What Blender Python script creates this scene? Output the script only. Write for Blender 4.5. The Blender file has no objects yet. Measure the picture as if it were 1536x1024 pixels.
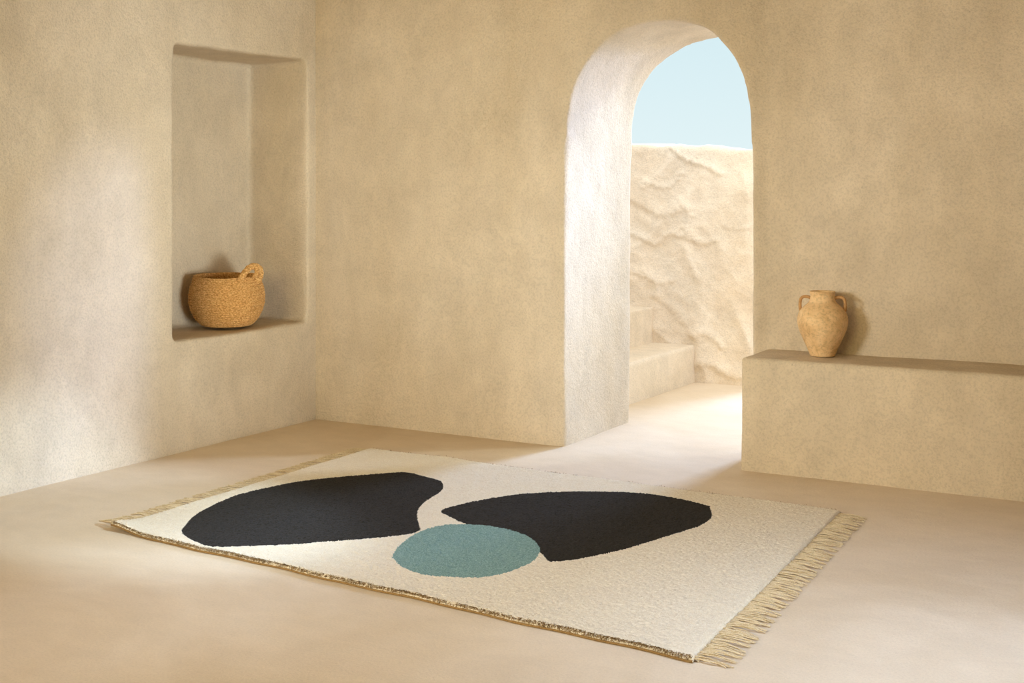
import bpy, bmesh, math, random
import numpy as np
from mathutils import Vector, noise
from mathutils.bvhtree import BVHTree

random.seed(7)
rng = np.random.default_rng(7)
scene = bpy.context.scene
COL = scene.collection

# ------------------------------------------------------------------ camera
CAM = (4.6085, -5.8378, 1.3)
F_PX, CX, HY, YAW = 1950.0, 768.0, 284.0, math.radians(29.7)
cam_data = bpy.data.cameras.new('camera')
cam = bpy.data.objects.new('camera', cam_data)
COL.objects.link(cam)
cam.location = CAM
cam.rotation_euler = (math.pi / 2, 0, YAW)
cam_data.sensor_width = 36
cam_data.lens = F_PX / 1536 * 36
cam_data.shift_y = -(512 - HY) / 1536
cam_data.clip_start = 0.05
scene.camera = cam


def on_floor(u, v, z=0.0):
    """point of the level plane at height z that was measured at (u, v) in the photograph"""
    Y = F_PX * (CAM[2] - z) / (v - HY)
    X = (u - CX) / F_PX * Y
    c, s = math.cos(YAW), math.sin(YAW)
    return (X * c - Y * s + CAM[0], X * s + Y * c + CAM[1])


# ------------------------------------------------------------------ helpers
def srgb(r, g, b):
    f = lambda c: (c / 255 / 12.92) if c / 255 <= 0.04045 else ((c / 255 + 0.055) / 1.055) ** 2.4
    return (f(r), f(g), f(b), 1)


def link_mesh(name, me, mats, parent=None):
    o = bpy.data.objects.new(name, me)
    COL.objects.link(o)
    for m in (mats if isinstance(mats, (list, tuple)) else [mats]):
        me.materials.append(m)
    if parent:
        o.parent = parent
    return o


def arrays_mesh(name, verts, faces, smooth=True):
    """verts (n,3) array; faces (m,k) array with constant k"""
    verts = np.asarray(verts, dtype=np.float32)
    faces = np.asarray(faces, dtype=np.int32)
    me = bpy.data.meshes.new(name)
    k = faces.shape[1]
    me.vertices.add(len(verts))
    me.vertices.foreach_set('co', verts.ravel())
    me.loops.add(faces.size)
    me.loops.foreach_set('vertex_index', faces.ravel())
    me.polygons.add(len(faces))
    me.polygons.foreach_set('loop_start', np.arange(0, faces.size, k, dtype=np.int32))
    me.polygons.foreach_set('loop_total', np.full(len(faces), k, dtype=np.int32))
    me.update(calc_edges=True)
    me.validate()
    if smooth:
        me.polygons.foreach_set('use_smooth', np.ones(len(me.polygons), dtype=bool))
    return me


def box_bm(x0, x1, y0, y1, z0, z1):
    bm = bmesh.new()
    v = [bm.verts.new(p) for p in ((x0, y0, z0), (x1, y0, z0), (x1, y1, z0), (x0, y1, z0),
                                   (x0, y0, z1), (x1, y0, z1), (x1, y1, z1), (x0, y1, z1))]
    for f in ((3, 2, 1, 0), (4, 5, 6, 7), (0, 1, 5, 4), (1, 2, 6, 5), (2, 3, 7, 6), (3, 0, 4, 7)):
        bm.faces.new([v[i] for i in f])
    return bm


def bm_mesh(bm, name='m'):
    me = bpy.data.meshes.new(name)
    bmesh.ops.recalc_face_normals(bm, faces=bm.faces[:])
    bm.to_mesh(me)
    bm.free()
    return me


def tex(kind, size, **kw):
    t = bpy.data.textures.new('relief', kind)
    t.noise_scale = size
    for k, v in kw.items():
        setattr(t, k, v)
    return t


def baked(base_me, cutters=(), voxel=0.014, smooth=14, reliefs=()):
    """hand-plastered solid: cut, remesh to a fine skin, soften the arrises, add trowel relief"""
    o = bpy.data.objects.new('tmp', base_me)
    COL.objects.link(o)
    tmp = [o]
    for c in cutters:
        co = bpy.data.objects.new('tmp_cut', c)
        COL.objects.link(co)
        tmp.append(co)
        m = o.modifiers.new('cut', 'BOOLEAN')
        m.operation = 'DIFFERENCE'
        m.solver = 'EXACT'
        m.object = co
    m = o.modifiers.new('skin', 'REMESH')
    m.mode = 'VOXEL'
    m.voxel_size = voxel
    m.use_smooth_shade = True
    if smooth:
        m = o.modifiers.new('soft', 'SMOOTH')
        m.factor = 0.5
        m.iterations = smooth
    for t, s in reliefs:
        m = o.modifiers.new('relief', 'DISPLACE')
        m.texture = t
        m.texture_coords = 'LOCAL'
        m.strength = s
        m.mid_level = 0.5
    dg = bpy.context.evaluated_depsgraph_get()
    me = bpy.data.meshes.new_from_object(o.evaluated_get(dg))
    for x in tmp:
        d = x.data
        bpy.data.objects.remove(x)
        bpy.data.meshes.remove(d)
    me.materials.clear()
    me.polygons.foreach_set('use_smooth', np.ones(len(me.polygons), dtype=bool))
    return me


def tube(path, radii, seg=12, closed=False, caps=True, flat=None):
    """smooth tube along a poly-line -> (verts, quads); radii scalar or list; flat=(direction, squash)"""
    P = [Vector(p) for p in path]
    n = len(P)
    R = [radii] * n if not hasattr(radii, '__len__') else radii
    V, Fc = [], []
    up = Vector((0, 0, 1))
    prev = None
    for i in range(n):
        a = P[(i - 1) % n] if (closed or i > 0) else P[0]
        b = P[(i + 1) % n] if (closed or i < n - 1) else P[-1]
        t = (b - a).normalized()
        if prev is None:
            s = t.cross(up)
            if s.length < 1e-3:
                s = t.cross(Vector((1, 0, 0)))
            s.normalize()
        else:
            s = (prev - t * prev.dot(t)).normalized()
        prev = s
        w = t.cross(s)
        for k in range(seg):
            a_ = 2 * math.pi * k / seg
            V.append(P[i] + s * (math.cos(a_) * R[i]) + w * (math.sin(a_) * R[i]))
    rows = n if closed else n - 1
    for i in range(rows):
        j = (i + 1) % n
        for k in range(seg):
            k2 = (k + 1) % seg
            Fc.append((i * seg + k, j * seg + k, j * seg + k2, i * seg + k2))
    if caps and not closed:
        for base, rev in ((0, False), ((n - 1) * seg, True)):
            c = len(V)
            V.append(P[0] if base == 0 else P[-1])
            for k in range(0, seg, 2):
                q = (c, base + k, base + (k + 1) % seg, base + (k + 2) % seg)
                Fc.append(q if not rev else q[::-1])
    return [tuple(v) for v in V], Fc


def catmull(pts, per=8, closed=False):
    P = [np.array(p, float) for p in pts]
    n = len(P)
    out = []
    for i in range(n if closed else n - 1):
        if closed:
            p0, p1, p2, p3 = P[(i - 1) % n], P[i], P[(i + 1) % n], P[(i + 2) % n]
        else:
            p0, p1, p2, p3 = P[max(i - 1, 0)], P[i], P[i + 1], P[min(i + 2, n - 1)]
        for k in range(per):
            t = k / per
            out.append(0.5 * ((2 * p1) + (-p0 + p2) * t + (2 * p0 - 5 * p1 + 4 * p2 - p3) * t * t
                              + (-p0 + 3 * p1 - 3 * p2 + p3) * t ** 3))
    if not closed:
        out.append(P[-1])
    return np.array(out)


def tag(o, label=None, cat=None, kind=None, group=None):
    if label: o['label'] = label
    if cat: o['category'] = cat
    if kind: o['kind'] = kind
    if group: o['group'] = group
    return o


def root(name, loc, label, cat):
    o = bpy.data.objects.new(name, None)
    o.empty_display_size = 0.1
    COL.objects.link(o)
    o.location = loc
    return tag(o, label, cat)


# ------------------------------------------------------------------ materials
class NT:
    def __init__(self, name, rough=0.9, spec=0.2):
        self.m = bpy.data.materials.new(name)
        self.m.use_nodes = True
        self.t = self.m.node_tree
        self.b = self.t.nodes['Principled BSDF']
        self.b.inputs['Roughness'].default_value = rough
        self.b.inputs['Specular IOR Level'].default_value = spec
        tc = self.t.nodes.new('ShaderNodeTexCoord')
        self.co = tc.outputs['Object']

    def link(self, a, b):
        self.t.links.new(a, b)

    def mapped(self, scale):
        n = self.t.nodes.new('ShaderNodeMapping')
        n.inputs['Scale'].default_value = scale
        self.link(self.co, n.inputs['Vector'])
        return n.outputs['Vector']

    def noise(self, scale, detail=4, rough=0.55, vec=None, dist=0.0):
        n = self.t.nodes.new('ShaderNodeTexNoise')
        n.inputs['Scale'].default_value = scale
        n.inputs['Detail'].default_value = detail
        n.inputs['Roughness'].default_value = rough
        n.inputs['Distortion'].default_value = dist
        self.link(vec or self.co, n.inputs['Vector'])
        return n.outputs['Fac']

    def voronoi(self, scale, vec=None):
        n = self.t.nodes.new('ShaderNodeTexVoronoi')
        n.inputs['Scale'].default_value = scale
        self.link(vec or self.co, n.inputs['Vector'])
        return n.outputs['Distance']

    def ramp(self, fac, stops):
        n = self.t.nodes.new('ShaderNodeValToRGB')
        e = n.color_ramp.elements
        e[0].position, e[0].color = stops[0]
        e[1].position, e[1].color = stops[-1]
        for p, c in stops[1:-1]:
            x = e.new(p)
            x.color = c
        self.link(fac, n.inputs['Fac'])
        return n.outputs['Color']

    def mix(self, a, b, fac, mode='MIX'):
        n = self.t.nodes.new('ShaderNodeMix')
        n.data_type = 'RGBA'
        n.blend_type = mode
        for sock, val in ((n.inputs[6], a), (n.inputs[7], b), (n.inputs[0], fac)):
            if isinstance(val, (int, float, tuple)):
                sock.default_value = val
            else:
                self.link(val, sock)
        return n.outputs[2]

    def color(self, c):
        if isinstance(c, tuple):
            self.b.inputs['Base Color'].default_value = c
        else:
            self.link(c, self.b.inputs['Base Color'])

    def bump(self, h, strength, dist, prev=None):
        n = self.t.nodes.new('ShaderNodeBump')
        n.inputs['Strength'].default_value = strength
        n.inputs['Distance'].default_value = dist
        self.link(h, n.inputs['Height'])
        if prev is not None:
            self.link(prev, n.inputs['Normal'])
        return n.outputs['Normal']

    def normal(self, n):
        self.link(n, self.b.inputs['Normal'])


def g(v):
    return (v, v, v, 1)


def plaster(name, tint_lo, tint_hi, grain=1.0, pits=True, stretch=(1, 1, 0.6)):
    n = NT(name, 0.92, 0.12)
    vec = n.mapped(stretch)
    big = n.noise(1.1, 5, 0.6, vec, 0.6)
    c = n.ramp(big, [(0.30, tint_lo), (0.72, tint_hi)])
    mid = n.noise(6.5, 6, 0.65, vec, 0.3)
    c = n.mix(c, n.ramp(mid, [(0.34, g(0.84)), (0.62, g(1.0))]), 0.6, 'MULTIPLY')
    mott = n.noise(2.6, 6, 0.7, None, 1.0)
    c = n.mix(c, n.ramp(mott, [(0.36, g(0.86)), (0.60, g(1.0))]), 0.6, 'MULTIPLY')
    fine = n.noise(105, 3, 0.7)
    c = n.mix(c, n.ramp(fine, [(0.36, g(0.80)), (0.54, g(1.0))]), 0.7, 'MULTIPLY')
    nb = n.bump(n.noise(13, 5, 0.6), 0.35 * grain, 0.02)
    nb = n.bump(n.noise(55, 5, 0.65), 0.75 * grain, 0.007, nb)
    nb = n.bump(n.noise(105, 3, 0.7), 0.75 * grain, 0.005, nb)
    if pits:
        vo = n.voronoi(22)
        mask = n.ramp(vo, [(0.0, g(0.0)), (0.075, g(1.0))])
        sel = n.ramp(n.noise(5, 2), [(0.50, g(1.0)), (0.56, g(0.0))])
        hole = n.mix(mask, g(1.0), sel)
        nb = n.bump(hole, 0.6, 0.006, nb)
        c = n.mix(c, n.ramp(hole, [(0.0, g(0.75)), (1.0, g(1.0))]), 1.0, 'MULTIPLY')
    n.color(c)
    n.normal(nb)
    return n.m


M_WALL = plaster('lime_plaster', srgb(213, 194, 166), srgb(231, 215, 193))
M_BENCH = plaster('bench_plaster', srgb(210, 190, 160), srgb(228, 211, 186))
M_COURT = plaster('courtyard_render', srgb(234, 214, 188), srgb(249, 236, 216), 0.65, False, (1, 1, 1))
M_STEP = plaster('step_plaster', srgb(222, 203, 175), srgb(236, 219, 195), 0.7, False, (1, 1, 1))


def make_floor_mat():
    n = NT('polished_screed', 0.75, 0.25)
    big = n.noise(0.9, 5, 0.6, None, 0.8)
    c = n.ramp(big, [(0.30, srgb(213, 191, 160)), (0.70, srgb(230, 212, 187))])
    mid = n.noise(5.0, 6, 0.6, n.mapped((1, 1.8, 1)), 0.6)
    c = n.mix(c, n.ramp(mid, [(0.32, g(0.91)), (0.62, g(1.0))]), 0.6, 'MULTIPLY')
    fine = n.noise(120, 3, 0.7)
    c = n.mix(c, n.ramp(fine, [(0.36, g(0.90)), (0.56, g(1.0))]), 0.7, 'MULTIPLY')
    n.color(c)
    nb = n.bump(n.noise(9, 5, 0.55), 0.22, 0.012)
    nb = n.bump(n.noise(60, 4, 0.6), 0.25, 0.003, nb)
    nb = n.bump(n.noise(130, 3, 0.7), 0.5, 0.0025, nb)
    n.normal(nb)
    return n.m


M_FLOOR = make_floor_mat()


def wool(name, lo, hi):
    n = NT(name, 1.0, 0.03)
    f1 = n.noise(230, 4, 0.75)
    c = n.ramp(f1, [(0.36, lo), (0.64, hi)])
    f2 = n.noise(22, 5, 0.7, n.mapped((1.0, 2.6, 1)))
    c = n.mix(c, n.ramp(f2, [(0.28, g(0.86)), (0.66, g(1.0))]), 0.6, 'MULTIPLY')
    n.color(c)
    nb = n.bump(f1, 0.7, 0.004)
    n.normal(nb)
    n.b.inputs['Sheen Weight'].default_value = 0.05
    n.b.inputs['Sheen Roughness'].default_value = 0.6
    return n.m


M_CREAM = wool('cream_wool', srgb(232, 214, 183), srgb(249, 238, 217))
M_CHAR = wool('charcoal_wool', srgb(15, 12, 8), srgb(49, 40, 29))
M_TEAL = wool('teal_wool', srgb(94, 132, 125), srgb(156, 182, 173))
M_FRINGE = wool('fringe_cotton', srgb(206, 181, 140), srgb(234, 216, 182))
M_BACK = wool('rug_backing', srgb(134, 102, 60), srgb(168, 134, 86))
M_EDGE = wool('shaded_edge_wool', srgb(138, 108, 67), srgb(164, 133, 88))  # darker than the pile: near-edge shade put into the tuft colour


def make_rope_mat():
    n = NT('seagrass_rope', 0.8, 0.2)
    f = n.noise(95, 5, 0.75, n.mapped((1, 1, 2.6)))
    c = n.ramp(f, [(0.34, srgb(138, 94, 46)), (0.5, srgb(210, 160, 96)), (0.66, srgb(244, 206, 148))])
    n.color(c)
    n.normal(n.bump(n.noise(260, 3, 0.7), 0.6, 0.002))
    return n.m


M_ROPE = make_rope_mat()


def make_clay_mat(dark=False):
    n = NT('terracotta_dark' if dark else 'aged_terracotta', 0.82, 0.2)
    big = n.noise(9, 6, 0.65, None, 0.5)
    if dark:
        c = n.ramp(big, [(0.3, srgb(172, 128, 82)), (0.7, srgb(206, 162, 112))])
    else:
        c = n.ramp(big, [(0.28, srgb(196, 156, 108)), (0.5, srgb(230, 194, 146)), (0.72, srgb(244, 214, 170))])
    sp = n.noise(75, 4, 0.7)
    c = n.mix(c, n.ramp(sp, [(0.33, g(0.62)), (0.52, g(1.0))]), 0.7, 'MULTIPLY')
    n.color(c)
    nb = n.bump(n.noise(60, 5, 0.6), 0.35, 0.003)
    nb = n.bump(n.noise(30, 3, 0.6, n.mapped((0.2, 0.2, 4))), 0.2, 0.003, nb)
    n.normal(nb)
    return n.m


M_CLAY = make_clay_mat()
M_CLAY_D = make_clay_mat(True)

# ------------------------------------------------------------------ setting: floor
ROOM_X1, ROOM_Y0, CEIL = 6.6, -8.0, 2.85


def slab(name, x0, x1, y0, y1, z0, z1, mat):
    o = link_mesh(name, bm_mesh(box_bm(x0, x1, y0, y1, z0, z1), name), mat)
    return tag(o, kind='structure')


slab('floor', -2.6, 9.0, ROOM_Y0 - 0.2, 9.0, -0.15, 0.0, M_FLOOR)
slab('ceiling', -0.9, ROOM_X1 + 0.3, ROOM_Y0 - 0.2, 0.85, CEIL, CEIL + 0.2, M_WALL)
slab('wall_right', ROOM_X1, ROOM_X1 + 0.3, ROOM_Y0, 0.3, -0.1, CEIL, M_WALL)
slab('wall_front', -0.9, ROOM_X1 + 0.3, ROOM_Y0 - 0.3, ROOM_Y0, -0.1, CEIL, M_WALL)

TROWEL = [(tex('CLOUDS', 0.75, noise_depth=2), 0.022), (tex('CLOUDS', 0.16, noise_depth=3), 0.006)]

# left wall with its square niche
niche_bm = box_bm(-0.425, 0.4, -1.107, -0.075, 0.556, 2.02)
me = baked(bm_mesh(box_bm(-0.85, 0.0, ROOM_Y0 - 0.1, 0.9, -0.12, CEIL + 0.1)), [bm_mesh(niche_bm)], 0.014, 9, TROWEL)
tag(link_mesh('wall_left', me, M_WALL), kind='structure')

# back wall with the arch
BEND = 0.27


def bend(x):
    t = np.clip((x - 1.57) / (2.55 - 1.57), 0, 1)
    return BEND * t


front = [(1.583, -0.5), (1.583, 0.572), (1.586, 1.246), (1.593, 1.516), (1.610, 1.701), (1.633, 1.818), (1.686, 1.924),
         (1.758, 2.016), (1.823, 2.071), (1.888, 2.106), (1.985, 2.133), (2.081, 2.140), (2.176, 2.127), (2.271, 2.094),
         (2.340, 2.026), (2.396, 1.950), (2.427, 1.887), (2.449, 1.818), (2.468, 1.704), (2.477, 1.573), (2.480, 1.248),
         (2.480, 0.532), (2.480, -0.5)]
back = [(1.583, -0.5), (1.584, 0.682), (1.590, 1.30), (1.600, 1.547), (1.604, 1.665), (1.634, 1.799), (1.681, 1.896), (1.747, 1.974),
        (1.838, 2.036), (1.944, 2.085), (2.082, 2.110), (2.25, 2.14), (2.42, 2.18), (2.60, 2.23), (2.78, 2.26), (2.95, 2.25),
        (3.10, 2.22), (3.22, 2.15), (3.31, 2.03), (3.37, 1.85), (3.40, 1.50), (3.40, 0.60), (3.40, -0.5)]  # right side, unseen, splayed wide to let the light through


def resample(pts, n):
    p = np.array(pts)
    d = np.r_[0, np.cumsum(np.linalg.norm(np.diff(p, axis=0), axis=1))]
    t = np.linspace(0, d[-1], n)
    return np.c_[np.interp(t, d, p[:, 0]), np.interp(t, d, p[:, 1])]


def arch_cutter():
    fine_front, fine_back = catmull(front, 4), catmull(back, 4)
    nf = len(fine_front)
    bm = bmesh.new()
    rings = []
    for y in (-0.4, 0.0, 0.10, 0.8, 1.3):
        # outlines are held at the two faces and run straight out beyond them
        src = fine_front if y <= 0.11 else fine_back
        rings.append([bm.verts.new((p[0], y, p[1])) for p in src])
    for a, b in zip(rings[:-1], rings[1:]):
        for i in range(nf):
            j = (i + 1) % nf
            bm.faces.new((a[i], a[j], b[j], b[i]))
    bm.faces.new(rings[0][::-1])
    bm.faces.new(rings[-1])
    bmesh.ops.triangulate(bm, faces=bm.faces[:])
    return bm_mesh(bm)


me = baked(bm_mesh(box_bm(-0.02, ROOM_X1 + 0.2, 0.0, 0.8, -0.12, CEIL + 0.1)), [arch_cutter()], 0.014, 9, TROWEL)
co = np.empty(len(me.vertices) * 3, np.float32)
me.vertices.foreach_get('co', co)
co = co.reshape(-1, 3)
co[:, 1] += bend(co[:, 0]) * (1 - np.clip(co[:, 1] / 0.8, 0, 1))
me.vertices.foreach_set('co', co.ravel())
me.update()
tag(link_mesh('wall_back', me, M_WALL), kind='structure')

# built-in bench along the back wall
BENCH_Z = 0.525
me = baked(bm_mesh(box_bm(2.543, ROOM_X1 - 0.02, -0.082, 0.30, -0.12, BENCH_Z)), [], 0.012, 8,
           [(tex('CLOUDS', 0.6, noise_depth=2), 0.014), (tex('CLOUDS', 0.14, noise_depth=3), 0.004)])
bench = link_mesh('masonry_bench', me, M_BENCH)
tag(bench, 'long plastered masonry bench built against the wall right of the arch', 'bench')

# ------------------------------------------------------------------ courtyard
rough = [(tex('CLOUDS', 0.8, noise_depth=3), 0.035), (tex('MUSGRAVE', 0.34, musgrave_type='RIDGED_MULTIFRACTAL'), 0.016),
         (tex('VORONOI', 0.30), 0.026), (tex('CLOUDS', 0.06, noise_depth=5), 0.010)]
bm = box_bm(-1.6, 1.86, 2.4, 2.85, -0.2, 1.60)
for v in bm.verts:
    if v.co.z > 1:
        v.co.z += -0.055 * (v.co.x - 1.05)
me = baked(bm_mesh(bm), [], 0.011, 6, rough)


def on_wall(u, v, y):
    """(x, z) on the upright plane at depth y that was measured at (u, v) in the photograph"""
    c, s = math.cos(YAW), math.sin(YAW)
    dx, dy = (u - CX) / F_PX * c - s, (u - CX) / F_PX * s + c
    t = (y - CAM[1]) / dy
    return (CAM[0] + t * dx, CAM[2] - (v - HY) / F_PX * t)


# lips of broken render and hairline ledges across the old wall
co = np.empty(len(me.vertices) * 3, np.float32)
me.vertices.foreach_get('co', co)
co = co.reshape(-1, 3)
face = co[:, 1] < 2.5
for pts, h_, wd in (([(1008, 222), (1020, 233), (1038, 243), (1062, 251), (1080, 262)], 0.020, 0.012),
                    ([(968, 274), (984, 279), (1000, 281), (1014, 274), (1022, 262)], 0.016, 0.012),
                    ([(950, 300), (972, 312), (992, 322), (1012, 318)], 0.020, 0.028),
                    ([(948, 352), (968, 360), (985, 366), (1004, 352), (1030, 357), (1052, 366), (1078, 360)], 0.018, 0.013),
                    ([(1020, 300), (1034, 322), (1030, 345), (1046, 360)], 0.014, 0.015),
                    ([(955, 410), (975, 418), (990, 425), (1010, 420)], 0.012, 0.015),
                    ([(1085, 340), (1105, 344), (1126, 342)], 0.012, 0.011),
                    ([(1042, 505), (1056, 500), (1070, 508), (1082, 520)], 0.018, 0.016),
                    ([(1045, 548), (1065, 545), (1085, 558), (1105, 566)], 0.022, 0.024),
                    ([(985, 445), (1005, 462), (1030, 490), (1048, 512)], 0.014, 0.022)):
    line = catmull([on_wall(u, v, 2.4) for u, v in pts], 6)
    line[:, 1] += 0.006 * np.sin(np.arange(len(line)) * 1.7)
    d = np.full(len(co), 9.0)
    side = np.zeros(len(co))
    for p in line:
        dd = np.hypot(co[:, 0] - p[0], co[:, 2] - p[1])
        near = dd < d
        d[near] = dd[near]
        side[near] = (co[:, 2] - p[1])[near]
    # a lip: proud above the line, falling away sharply below it
    k = np.exp(-(d / np.where(side > 0, wd * 2.2, wd * 0.8)) ** 2)
    co[:, 1] -= np.where(face, 0.6 * h_ * k, 0)
me.vertices.foreach_set('co', co.ravel())
me.update()
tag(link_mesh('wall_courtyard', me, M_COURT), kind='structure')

stairs = root('outdoor_staircase', (1.0, 1.7, 0.0), 'pale plastered steps climbing along the rough courtyard wall beyond the arch', 'stairs')
soft = [(tex('CLOUDS', 0.5, noise_depth=2), 0.010), (tex('CLOUDS', 0.10, noise_depth=3), 0.004)]
for x0, x1, z0, z1 in ((-0.3, 1.335, -0.1, 0.252), (-0.6, 1.025, 0.20, 0.492)):
    me = baked(bm_mesh(box_bm(x0 - 1.0, x1 - 1.0, 0.92 - 1.7, 2.43 - 1.7, z0, z1)), [], 0.012, 5, soft)
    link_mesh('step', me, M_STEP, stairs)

# ------------------------------------------------------------------ rug
RX0, RX1, RY0, RY1 = 0.765, 3.195, -2.415, -0.555
LC, RC = (RX0, RY0), (RX1, RY0)
TH = 0.019
rug = root('area_rug', (1.98, -1.48, 0.0), 'cream wool rug with two charcoal shapes, a teal disc and fringed ends on the floor', 'rug')
RO = np.array((1.98, -1.48, 0.0))

blob_left = [(272.5, 798), (282, 783), (295, 770), (325, 755), (360, 741), (405, 730), (455, 721), (520, 714), (588, 709), (613, 709), (640, 715), (660, 721),
             (664.7, 729), (660, 738), (636.6, 753), (625.7, 769), (628.6, 787.6), (629, 796), (605.6, 802), (540, 808.7), (490, 812),
             (438.5, 816), (380, 818), (320, 819), (295, 812)]
blob_right = [(662, 765.7), (693, 755.5), (744, 745.7), (795, 739.5), (875, 736.6), (955.6, 738.7), (1006.6, 745.7), (1057.7, 757.7), (1065, 762),
              (1067, 776.7), (1050, 787.6), (1006.6, 802), (941, 822), (882.7, 835), (853.5, 839.7), (824, 841), (808, 826), (780, 815), (740, 800), (700, 786.5), (678.5, 777)]
disc = [(589, 833), (600, 817), (627.5, 798.5), (664, 788), (700, 786.5), (744, 790), (788, 802), (808, 818.6), (808, 831), (795, 844), (758.7, 858.7),
        (722, 865), (686, 865), (638, 861.6), (605.6, 851.4), (591, 838.6)]


# the rug lies a little out of square: its four corners as they fall on the floor
QA, QB = np.array(on_floor(166, 789, TH)), np.array(on_floor(555, 671, TH))
QC, QD = np.array(on_floor(1262, 764, TH)), np.array(on_floor(1040, 992, 0.004))


def skewed(P):
    """carry points of the straight rug over to the out-of-square outline"""
    P = np.array(P, float)
    s = ((P[:, 0] - RX0) / (RX1 - RX0))[:, None]
    t = ((P[:, 1] - RY0) / (RY1 - RY0))[:, None]
    P[:, :2] = (1 - s) * (1 - t) * QA + (1 - s) * t * QB + s * t * QC + s * (1 - t) * QD
    return P


def outline(px):
    return catmull([on_floor(u, v, TH) for u, v in px], 6, True)


def inside(P, poly):
    x, y = P[:, 0], P[:, 1]
    r = np.zeros(len(P), bool)
    n = len(poly)
    for i in range(n):
        x0, y0 = poly[i]
        x1, y1 = poly[(i + 1) % n]
        c = (y0 > y) != (y1 > y)
        if y0 != y1:
            r ^= c & (x < (x1 - x0) * (y - y0) / (y1 - y0) + x0)
    return r


OUT_L, OUT_R, OUT_D = outline(blob_left), outline(blob_right), outline(disc)


def lift(x, y):
    """the slight curl of the near left corner and the lazy ripple along the far edge"""
    d2 = (x - LC[0]) ** 2 + (y - LC[1]) ** 2
    z = 0.020 * np.exp(-d2 / 0.10 ** 2)
    z = z + 0.006 * np.exp(-((x - 1.25) / 0.14) ** 2) * np.exp(-((y - RY1) / 0.35) ** 2)
    return z


ST = 0.0046
nx, ny = int((RX1 - RX0) / ST), int((RY1 - RY0) / ST)
gx, gy = np.meshgrid(np.linspace(RX0, RX1, nx), np.linspace(RY0, RY1, ny))
jx = gx + rng.uniform(-0.0018, 0.0018, gx.shape)
jy = gy + rng.uniform(-0.0018, 0.0018, gy.shape)
wob = 0.004 * np.sin(gx * 9.0) + 0.003 * np.sin(gx * 23 + 1)
edge = np.minimum(np.minimum(gx - RX0, RX1 - gx), np.minimum(gy - RY0, RY1 - gy))
roll = np.sqrt(np.clip(1 - (1 - np.clip(edge / 0.016, 0, 1)) ** 2, 0, 1))
soft_n = np.zeros_like(gx)
for k in range(9):
    a, b, ph = rng.uniform(-16, 16), rng.uniform(-16, 16), rng.uniform(0, 6.28)
    soft_n += np.sin(gx * a + gy * b + ph)
z = 0.003 + (TH - 0.003) * (0.25 + 0.75 * roll) + rng.normal(0, 0.0012, gx.shape) * (0.3 + 0.7 * roll) + 0.0004 * soft_n + lift(gx, gy)
jy = jy + wob * np.clip(1 - (gy - RY0) / 0.3, 0, 1)
V = np.c_[jx.ravel(), jy.ravel(), z.ravel()]
idx = np.arange(nx * ny).reshape(ny, nx)
Q = np.c_[idx[:-1, :-1].ravel(), idx[:-1, 1:].ravel(), idx[1:, 1:].ravel(), idx[1:, :-1].ravel()]
# skirt down to the backing
ring = np.r_[idx[0, :], idx[1:, -1], idx[-1, -2::-1], idx[-2:0:-1, 0]]
base = len(V)
sk = V[ring].copy()
sk[:, 2] = 0.004 + lift(sk[:, 0], sk[:, 1])
V = np.r_[V, sk]
m_ = len(ring)
Q = np.r_[Q, np.array([(ring[i], base + i, base + (i + 1) % m_, ring[(i + 1) % m_]) for i in range(m_)])]
V = skewed(V)
me = arrays_mesh('pile', V - RO, Q)
cen = V[Q].mean(axis=1)
mi = np.zeros(len(Q), np.int32)
mi[inside(cen, OUT_L)] = 1
mi[inside(cen, OUT_R)] = 1
mi[inside(cen, OUT_D)] = 2
link_mesh('pile', me, [M_CREAM, M_CHAR, M_TEAL], rug)
me.polygons.foreach_set('material_index', mi)

# tufts hanging over the near and far long edges
TV, TF = [], []
for y_e, sgn in ((RY0, -1), (RY1, 1)):
    n = 6500 if sgn < 0 else 900
    for _ in range(n):
        x = random.uniform(RX0 + 0.004, RX1 - 0.004)
        y = y_e - sgn * random.uniform(-0.002, 0.016)
        if sgn < 0:
            y += 0.004 * math.sin(x * 9) + 0.003 * math.sin(x * 23 + 1)
        zz = random.uniform(0.010, TH) + float(lift(np.float64(x), np.float64(y)))
        if abs(y - y_e) > 0.006:
            zz = TH - 0.002 + float(lift(np.float64(x), np.float64(y)))
        d = Vector((random.uniform(-0.6, 0.6), sgn * random.uniform(0.4, 1), random.uniform(-0.7, 0.5))).normalized() * random.uniform(0.006, 0.012)
        w = Vector((d.y, -d.x, random.uniform(-0.004, 0.004))).normalized() * random.uniform(0.0010, 0.0022)
        b = Vector((x, y, zz))
        k = len(TV)
        TV += [b - w, b + w, b + d]
        TF.append((k, k + 1, k + 2))
TV = np.array([tuple(v) for v in TV])
TV[:, 2] = np.maximum(TV[:, 2], 0.003)
link_mesh('edge_tufts', arrays_mesh('edge_tufts', skewed(TV) - RO, TF, False), M_EDGE, rug)

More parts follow.
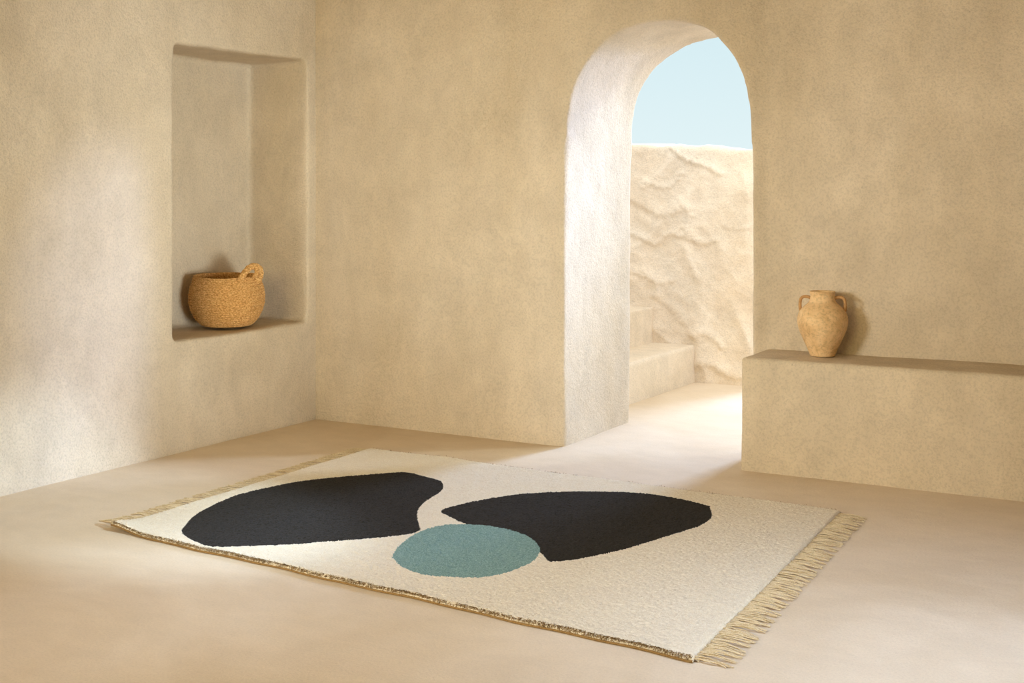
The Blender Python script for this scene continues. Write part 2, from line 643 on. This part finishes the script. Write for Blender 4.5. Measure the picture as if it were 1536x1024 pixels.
# woven backing
bx, by = np.linspace(RX0 + 0.002, RX1 - 0.002, 120), np.linspace(RY0 - 0.003, RY1 + 0.003, 90)
BX, BY = np.meshgrid(bx, by)
WB = (0.004 * np.sin(BX * 9) + 0.003 * np.sin(BX * 23 + 1)) * np.clip(1 - (BY - RY0) / 0.3, 0, 1)
ids = np.arange(BX.size).reshape(BX.shape)
top = np.c_[BX.ravel(), (BY + WB).ravel(), (0.0075 + lift(BX, BY)).ravel()]
bot = top.copy()
bot[:, 2] -= 0.006
grid = np.c_[ids[:-1, :-1].ravel(), ids[:-1, 1:].ravel(), ids[1:, 1:].ravel(), ids[1:, :-1].ravel()]
rim = np.r_[ids[0, :], ids[1:, -1], ids[-1, -2::-1], ids[-2:0:-1, 0]]
rim2 = np.roll(rim, -1)
fb = np.r_[grid, grid[:, ::-1] + BX.size, np.c_[rim, rim + BX.size, rim2 + BX.size, rim2]]
link_mesh('backing', arrays_mesh('backing', skewed(np.r_[top, bot]) - RO, fb, False), M_BACK, rug)


def fringe(side, length, count, name):
    sx = 1 if side == 'right' else -1
    x_e = RX1 if sx > 0 else RX0
    VV, FF = [], []
    clump_ph = [random.uniform(-1, 1) for _ in range(count // 6 + 2)]
    for i in range(count):
        t = (i + random.uniform(-0.35, 0.35)) / count
        y0 = RY0 + 0.012 + (RY1 - RY0 - 0.024) * t
        c = clump_ph[int(i / 6)]
        L = length * random.uniform(0.86, 1.06)
        pull = (int(i / 6) * 6 + 3 - i) / count * (RY1 - RY0) * random.uniform(0.55, 1.0)
        skew = c * 0.014 + random.uniform(-0.006, 0.006)
        amp, ph, fr = random.uniform(0.001, 0.0035), random.uniform(0, 6.3), random.uniform(1.2, 2.4)
        z0 = random.uniform(0.004, 0.008)
        hump = random.uniform(0.0, 0.006)
        path = []
        for k in range(9):
            s = k / 8
            x = x_e - sx * 0.006 + sx * (L + 0.006) * s
            y = y0 + (pull + skew) * s ** 1.2 + amp * math.sin(ph + fr * 6.28 * s)
            l_ = float(lift(np.float64(x_e), np.float64(y0))) * (1 - 0.3 * s)
            zz = z0 * (1 - s) ** 0.7 + 0.0035 + hump * math.sin(math.pi * s) + 0.0012 * math.sin(ph + 9 * s) * s + l_
            path.append((x, y, max(zz, 0.003)))
        r = random.uniform(0.0016, 0.0024)
        v, f = tube(path, [r * (1 - 0.35 * k / 8) for k in range(9)], 4, caps=False)
        o = len(VV)
        VV += v
        FF += [tuple(a + o for a in q) for q in f]
    # woven selvedge the strands leave from
    o = len(VV)
    n = 80
    for k in range(n + 1):
        y = RY0 + 0.008 + (RY1 - RY0 - 0.016) * k / n
        l_ = float(lift(np.float64(x_e), np.float64(y)))
        for dx, zz in ((-0.012, 0.003), (-0.012, 0.008), (0.008, 0.006), (0.012, 0.002)):
            VV.append((x_e + sx * dx, y, zz + l_))
    for k in range(n):
        for q in range(3):
            a = o + k * 4 + q
            FF.append((a, a + 4, a + 5, a + 1))
    me = arrays_mesh(name, skewed(VV) - RO, FF)
    return link_mesh(name, me, M_FRINGE, rug)


fringe('right', 0.108, 330, 'fringe')
fringe('left', 0.112, 330, 'fringe')

# ------------------------------------------------------------------ basket in the niche
BC = Vector((-0.205, -0.505, 0.564))
basket = root('rope_basket', BC, 'round coiled rope basket with a knotted loop handle, sitting in the wall niche', 'basket')
prof = catmull([(0.085, 0.0), (0.120, 0.004), (0.150, 0.024), (0.175, 0.060), (0.193, 0.105), (0.199, 0.145), (0.196, 0.190), (0.186, 0.228), (0.177, 0.256), (0.174, 0.270)], 12)
d = np.r_[0, np.cumsum(np.linalg.norm(np.diff(prof, axis=0), axis=1))]
ROWS, PER, SEG = 23, 10, 600
tt = np.linspace(0, d[-1], ROWS * PER + 1)
pr, pz = np.interp(tt, d, prof[:, 0]), np.interp(tt, d, prof[:, 1])
th = np.arange(SEG) * 2 * math.pi / SEG
sway = 0.006 * np.sin(th - YAW) + 0.002 * np.sin(2 * th + 0.5)
VV = []
for i in range(len(tt)):
    phase = i / PER
    # coils climb like a screw: one row per turn
    ph_ = phase - th / (2 * math.pi)
    ridge = np.sqrt(np.abs(np.sin(math.pi * ph_)) + 1e-4)
    row = np.floor(ph_)
    twist = 0.5 + 0.5 * np.sin(th * 70 + row * 2.3 + (ph_ - row) * 4.0 + 1.1 * np.sin(th * 7 + row * 1.3))
    wobr = 1 + 0.006 * np.sin(3 * th + 1.0) + 0.004 * np.sin(row * 2.1 + th * 2)
    r = pr[i] * wobr - 0.005 + 0.0075 * ridge + 0.0030 * twist * ridge
    zz = pz[i] + sway * (pz[i] / 0.27)
    VV.append(np.c_[r * np.cos(th), r * np.sin(th), np.full(SEG, 0) + zz])
# inner skin
n_out = len(VV)
for k, (rr, zz) in enumerate(((0.170, 0.274), (0.163, 0.270), (0.166, 0.250), (0.176, 0.215), (0.184, 0.150), (0.165, 0.070), (0.120, 0.026), (0.02, 0.020))):
    rows_ = 0.0015 * np.sin(th * 70 + k)
    VV.append(np.c_[(rr + rows_) * np.cos(th), (rr + rows_) * np.sin(th), np.full(SEG, zz) + sway])
rowsN = len(VV)
V = np.concatenate(VV)
i_, k_ = np.meshgrid(np.arange(rowsN - 1), np.arange(SEG), indexing='ij')
k2 = (k_ + 1) % SEG
Q = np.c_[(i_ * SEG + k_).ravel(), (i_ * SEG + k2).ravel(), ((i_ + 1) * SEG + k2).ravel(), ((i_ + 1) * SEG + k_).ravel()]
link_mesh('basket_body', arrays_mesh('basket_body', V, Q), M_ROPE, basket)


def rope(path, R, turns, seg=8):
    """two-ply twisted rope along a path"""
    P = catmull(path, 14)
    VV, FF = [], []
    n = len(P)
    for ply in range(3):
        pts = []
        prev = None
        for i in range(n):
            t = Vector(P[min(i + 1, n - 1)] - P[max(i - 1, 0)]).normalized()
            s = t.orthogonal().normalized() if prev is None else (prev - t * prev.dot(t)).normalized()
            prev = s
            w = t.cross(s)
            a = ply * 2 * math.pi / 3 + turns * 2 * math.pi * i / n
            pts.append(Vector(P[i]) + (s * math.cos(a) + w * math.sin(a)) * R * 0.5)
        v, f = tube(pts, R * 0.62, seg)
        o = len(VV)
        VV += v
        FF += [tuple(a + o for a in q) for q in f]
    return VV, FF


def view(dx, dz, dy):
    """offset in the basket's own axes: dx to the right as seen, dz up, dy away from the viewer"""
    c, s = math.cos(YAW), math.sin(YAW)
    return (dx * c - dy * s, dx * s + dy * c, dz)


path = [view(0.092, 0.215, -0.146), view(0.097, 0.250, -0.142), view(0.115, 0.284, -0.124), view(0.138, 0.315, -0.104), view(0.162, 0.327, -0.088),
        view(0.186, 0.316, -0.072), view(0.193, 0.290, -0.062), view(0.185, 0.262, -0.054), view(0.168, 0.235, -0.060)]
v, f = rope(path, 0.0165, 4)
handle = link_mesh('handle', arrays_mesh('handle', np.array(v), f), M_ROPE, basket)
path = [view(0.172, 0.318, -0.090), view(0.180, 0.302, -0.098), view(0.176, 0.284, -0.096), view(0.164, 0.274, -0.084), view(0.172, 0.262, -0.070)]
v, f = rope(path, 0.0105, 2)
link_mesh('knot', arrays_mesh('knot', np.array(v), f), M_ROPE, handle)

# ------------------------------------------------------------------ jar on the bench
JC = Vector((2.866, 0.135, BENCH_Z + 0.002))
jar = root('amphora_jar', JC, 'aged terracotta jar with two small loop handles standing on the masonry bench', 'jar')
S = 0.300 / 707
prof = [(130, 890), (136, 880), (147, 850), (168, 800), (192, 750), (214, 700), (237, 650), (257, 600), (270, 550), (274, 500), (267, 450),
        (246, 400), (208, 355), (170, 323), (147, 300), (136, 275), (132, 245), (133, 215), (137, 200), (138, 190), (134, 183)]
P = catmull([(r * S, (890 - y) * S) for r, y in prof], 5)
P = np.r_[[(0.0, 0.0)], P, catmull([(127 * S, 705 * S), (118 * S, 690 * S), (118 * S, 620 * S), (150 * S, 540 * S), (240 * S, 400 * S), (150 * S, 60 * S), (1 * S, 20 * S)], 4)]
SEG = 96
th = np.arange(SEG) * 2 * math.pi / SEG
V = np.concatenate([np.c_[r * (1 + 0.008 * np.sin(2 * th + z_ * 20)) * np.cos(th), r * (1 + 0.008 * np.cos(2 * th + z_ * 14)) * np.sin(th), np.full(SEG, z_)] for r, z_ in P])
i_, k_ = np.meshgrid(np.arange(len(P) - 1), np.arange(SEG), indexing='ij')
k2 = (k_ + 1) % SEG
Q = np.c_[(i_ * SEG + k_).ravel(), (i_ * SEG + k2).ravel(), ((i_ + 1) * SEG + k2).ravel(), ((i_ + 1) * SEG + k_).ravel()]
V[:SEG, :2] += np.c_[np.cos(th), np.sin(th)] * 0.001
link_mesh('jar_body', arrays_mesh('jar_body', V, Q), M_CLAY, jar)
JY = 0.24  # the handles lie almost square to the viewer
for sgn in (-1, 1):
    pts = [(125, 262), (150, 250), (185, 246), (212, 252), (232, 272), (240, 305), (242, 345), (236, 400)]
    path = [(sgn * r * S * math.cos(JY), sgn * r * S * math.sin(JY), (890 - y) * S) for r, y in pts]
    path = catmull(path, 6)
    v, f = tube(path, [0.0068 + 0.0018 * abs(i / len(path) - 0.5) for i in range(len(path))], 12)
    link_mesh('handle', arrays_mesh('handle', np.array(v), f), M_CLAY_D, jar)

# ------------------------------------------------------------------ light
w = bpy.data.worlds.new('sky')
scene.world = w
w.use_nodes = True
t = w.node_tree
bg = t.nodes['Background']
tc = t.nodes.new('ShaderNodeTexCoord')
sep = t.nodes.new('ShaderNodeSeparateXYZ')
t.links.new(tc.outputs['Generated'], sep.inputs[0])
rp = t.nodes.new('ShaderNodeValToRGB')
e = rp.color_ramp.elements
e[0].position, e[0].color = 0.0, (0.78, 0.90, 0.93, 1)
e[1].position, e[1].color = 1.0, (1.5, 1.45, 1.35, 1)
for p_, c_ in ((0.03, (0.76, 0.90, 0.925, 1)), (0.13, (0.67, 0.85, 0.90, 1)), (0.25, (0.72, 0.86, 0.92, 1)), (0.5, (1.5, 1.5, 1.45, 1))):
    x = e.new(p_)
    x.color = c_
t.links.new(sep.outputs['Z'], rp.inputs['Fac'])
t.links.new(rp.outputs['Color'], bg.inputs['Color'])
bg.inputs['Strength'].default_value = 1.0


def lamp(kind, name, loc, target, energy, color, **kw):
    l = bpy.data.lights.new(name, kind)
    l.energy = energy
    l.color = color
    for k, v_ in kw.items():
        setattr(l, k, v_)
    o = bpy.data.objects.new(name, l)
    COL.objects.link(o)
    o.location = loc
    o.rotation_euler = (Vector(target) - Vector(loc)).to_track_quat('-Z', 'Y').to_euler()
    return o


# low late sun through the arch onto the left wall
lamp('SPOT', 'low_sun', (6.1, 3.74, 3.15), (0.2, -2.2, 0.9), 1949.4, (0.426, 0.574, 1.0), spot_size=math.radians(26), spot_blend=0.9, shadow_soft_size=0.28)
lamp('SPOT', 'high_fill', (6.1, 3.8, 5.0), (0.5, -1.8, 0.2), 468.0, (0.897, 1.0, 0.801), spot_size=math.radians(26), spot_blend=0.9, shadow_soft_size=0.28)  # added second spot, no real sun; lifts floor and lower left wall
# added area lamp, unseen, lighting floor and rug through the arch
lamp('AREA', 'arch_fill', (2.9, 6.2, 4.0), (1.75, -1.2, 0.0), 104.3, (0.402, 0.598, 1.0), shape='RECTANGLE', size=1.3, size_y=1.2, spread=math.radians(70))
# added unseen lamps brightening the courtyard and the arch reveal
lamp('AREA', 'courtyard_fill', (1.6, 0.95, 4.0), (1.4, 2.4, 0.8), 51.4, (0.792, 0.9, 1.0), shape='RECTANGLE', size=1.6, size_y=1.2)  # added lamp overhead, aimed at the courtyard wall
lamp('AREA', 'reveal_fill', (4.6, 2.0, 0.6), (1.7, 0.4, 1.9), 43.0, (0.744, 0.86, 1.0), shape='RECTANGLE', size=0.9, size_y=0.9)  # added low lamp lifting the arch reveal and crown
# added fill lamps inside the closed room, all out of view
lamp('AREA', 'rear_fill', (2.4, -7.4, 1.9), (2.0, 0.0, 1.1), 57.5, (1.0, 0.817, 0.391), shape='RECTANGLE', size=2.0, size_y=1.6, spread=math.radians(120))  # added warm fill towards the back wall
lamp('AREA', 'side_fill', (0.6, -5.4, 1.6), (3.0, 0.0, 0.8), 21.2, (0.991, 1.0, 0.929), shape='RECTANGLE', size=1.1, size_y=0.9, spread=math.radians(70))  # added fill from the left, throws the jar's shadow rightwards
lamp('AREA', 'overhead_fill', (4.5, -2.9, 2.78), (4.6, -2.5, 0.0), 30.0, (0.547, 0.707, 1.0), shape='RECTANGLE', size=2.8, size_y=0.9, spread=math.radians(75))  # added lamp making the light pool on the foreground floor
lamp('AREA', 'right_fill', (6.4, -3.4, 0.5), (0.0, -0.6, 1.35), 22.2, (0.923, 1.0, 0.955), shape='RECTANGLE', size=1.7, size_y=1.3, spread=math.radians(38))  # added wash over the left wall and niche
lamp('SPOT', 'floor_fill', (5.0, -2.5, 2.75), (0.7, -2.1, 0.0), 1170.0, (0.564, 0.769, 1.0), spot_size=math.radians(18), spot_blend=0.6, shadow_soft_size=0.15)  # added spot brightening the floor beside the left wall

scene.view_settings.view_transform = 'Standard'
scene.view_settings.look = 'None'
scene.view_settings.exposure = 0.0
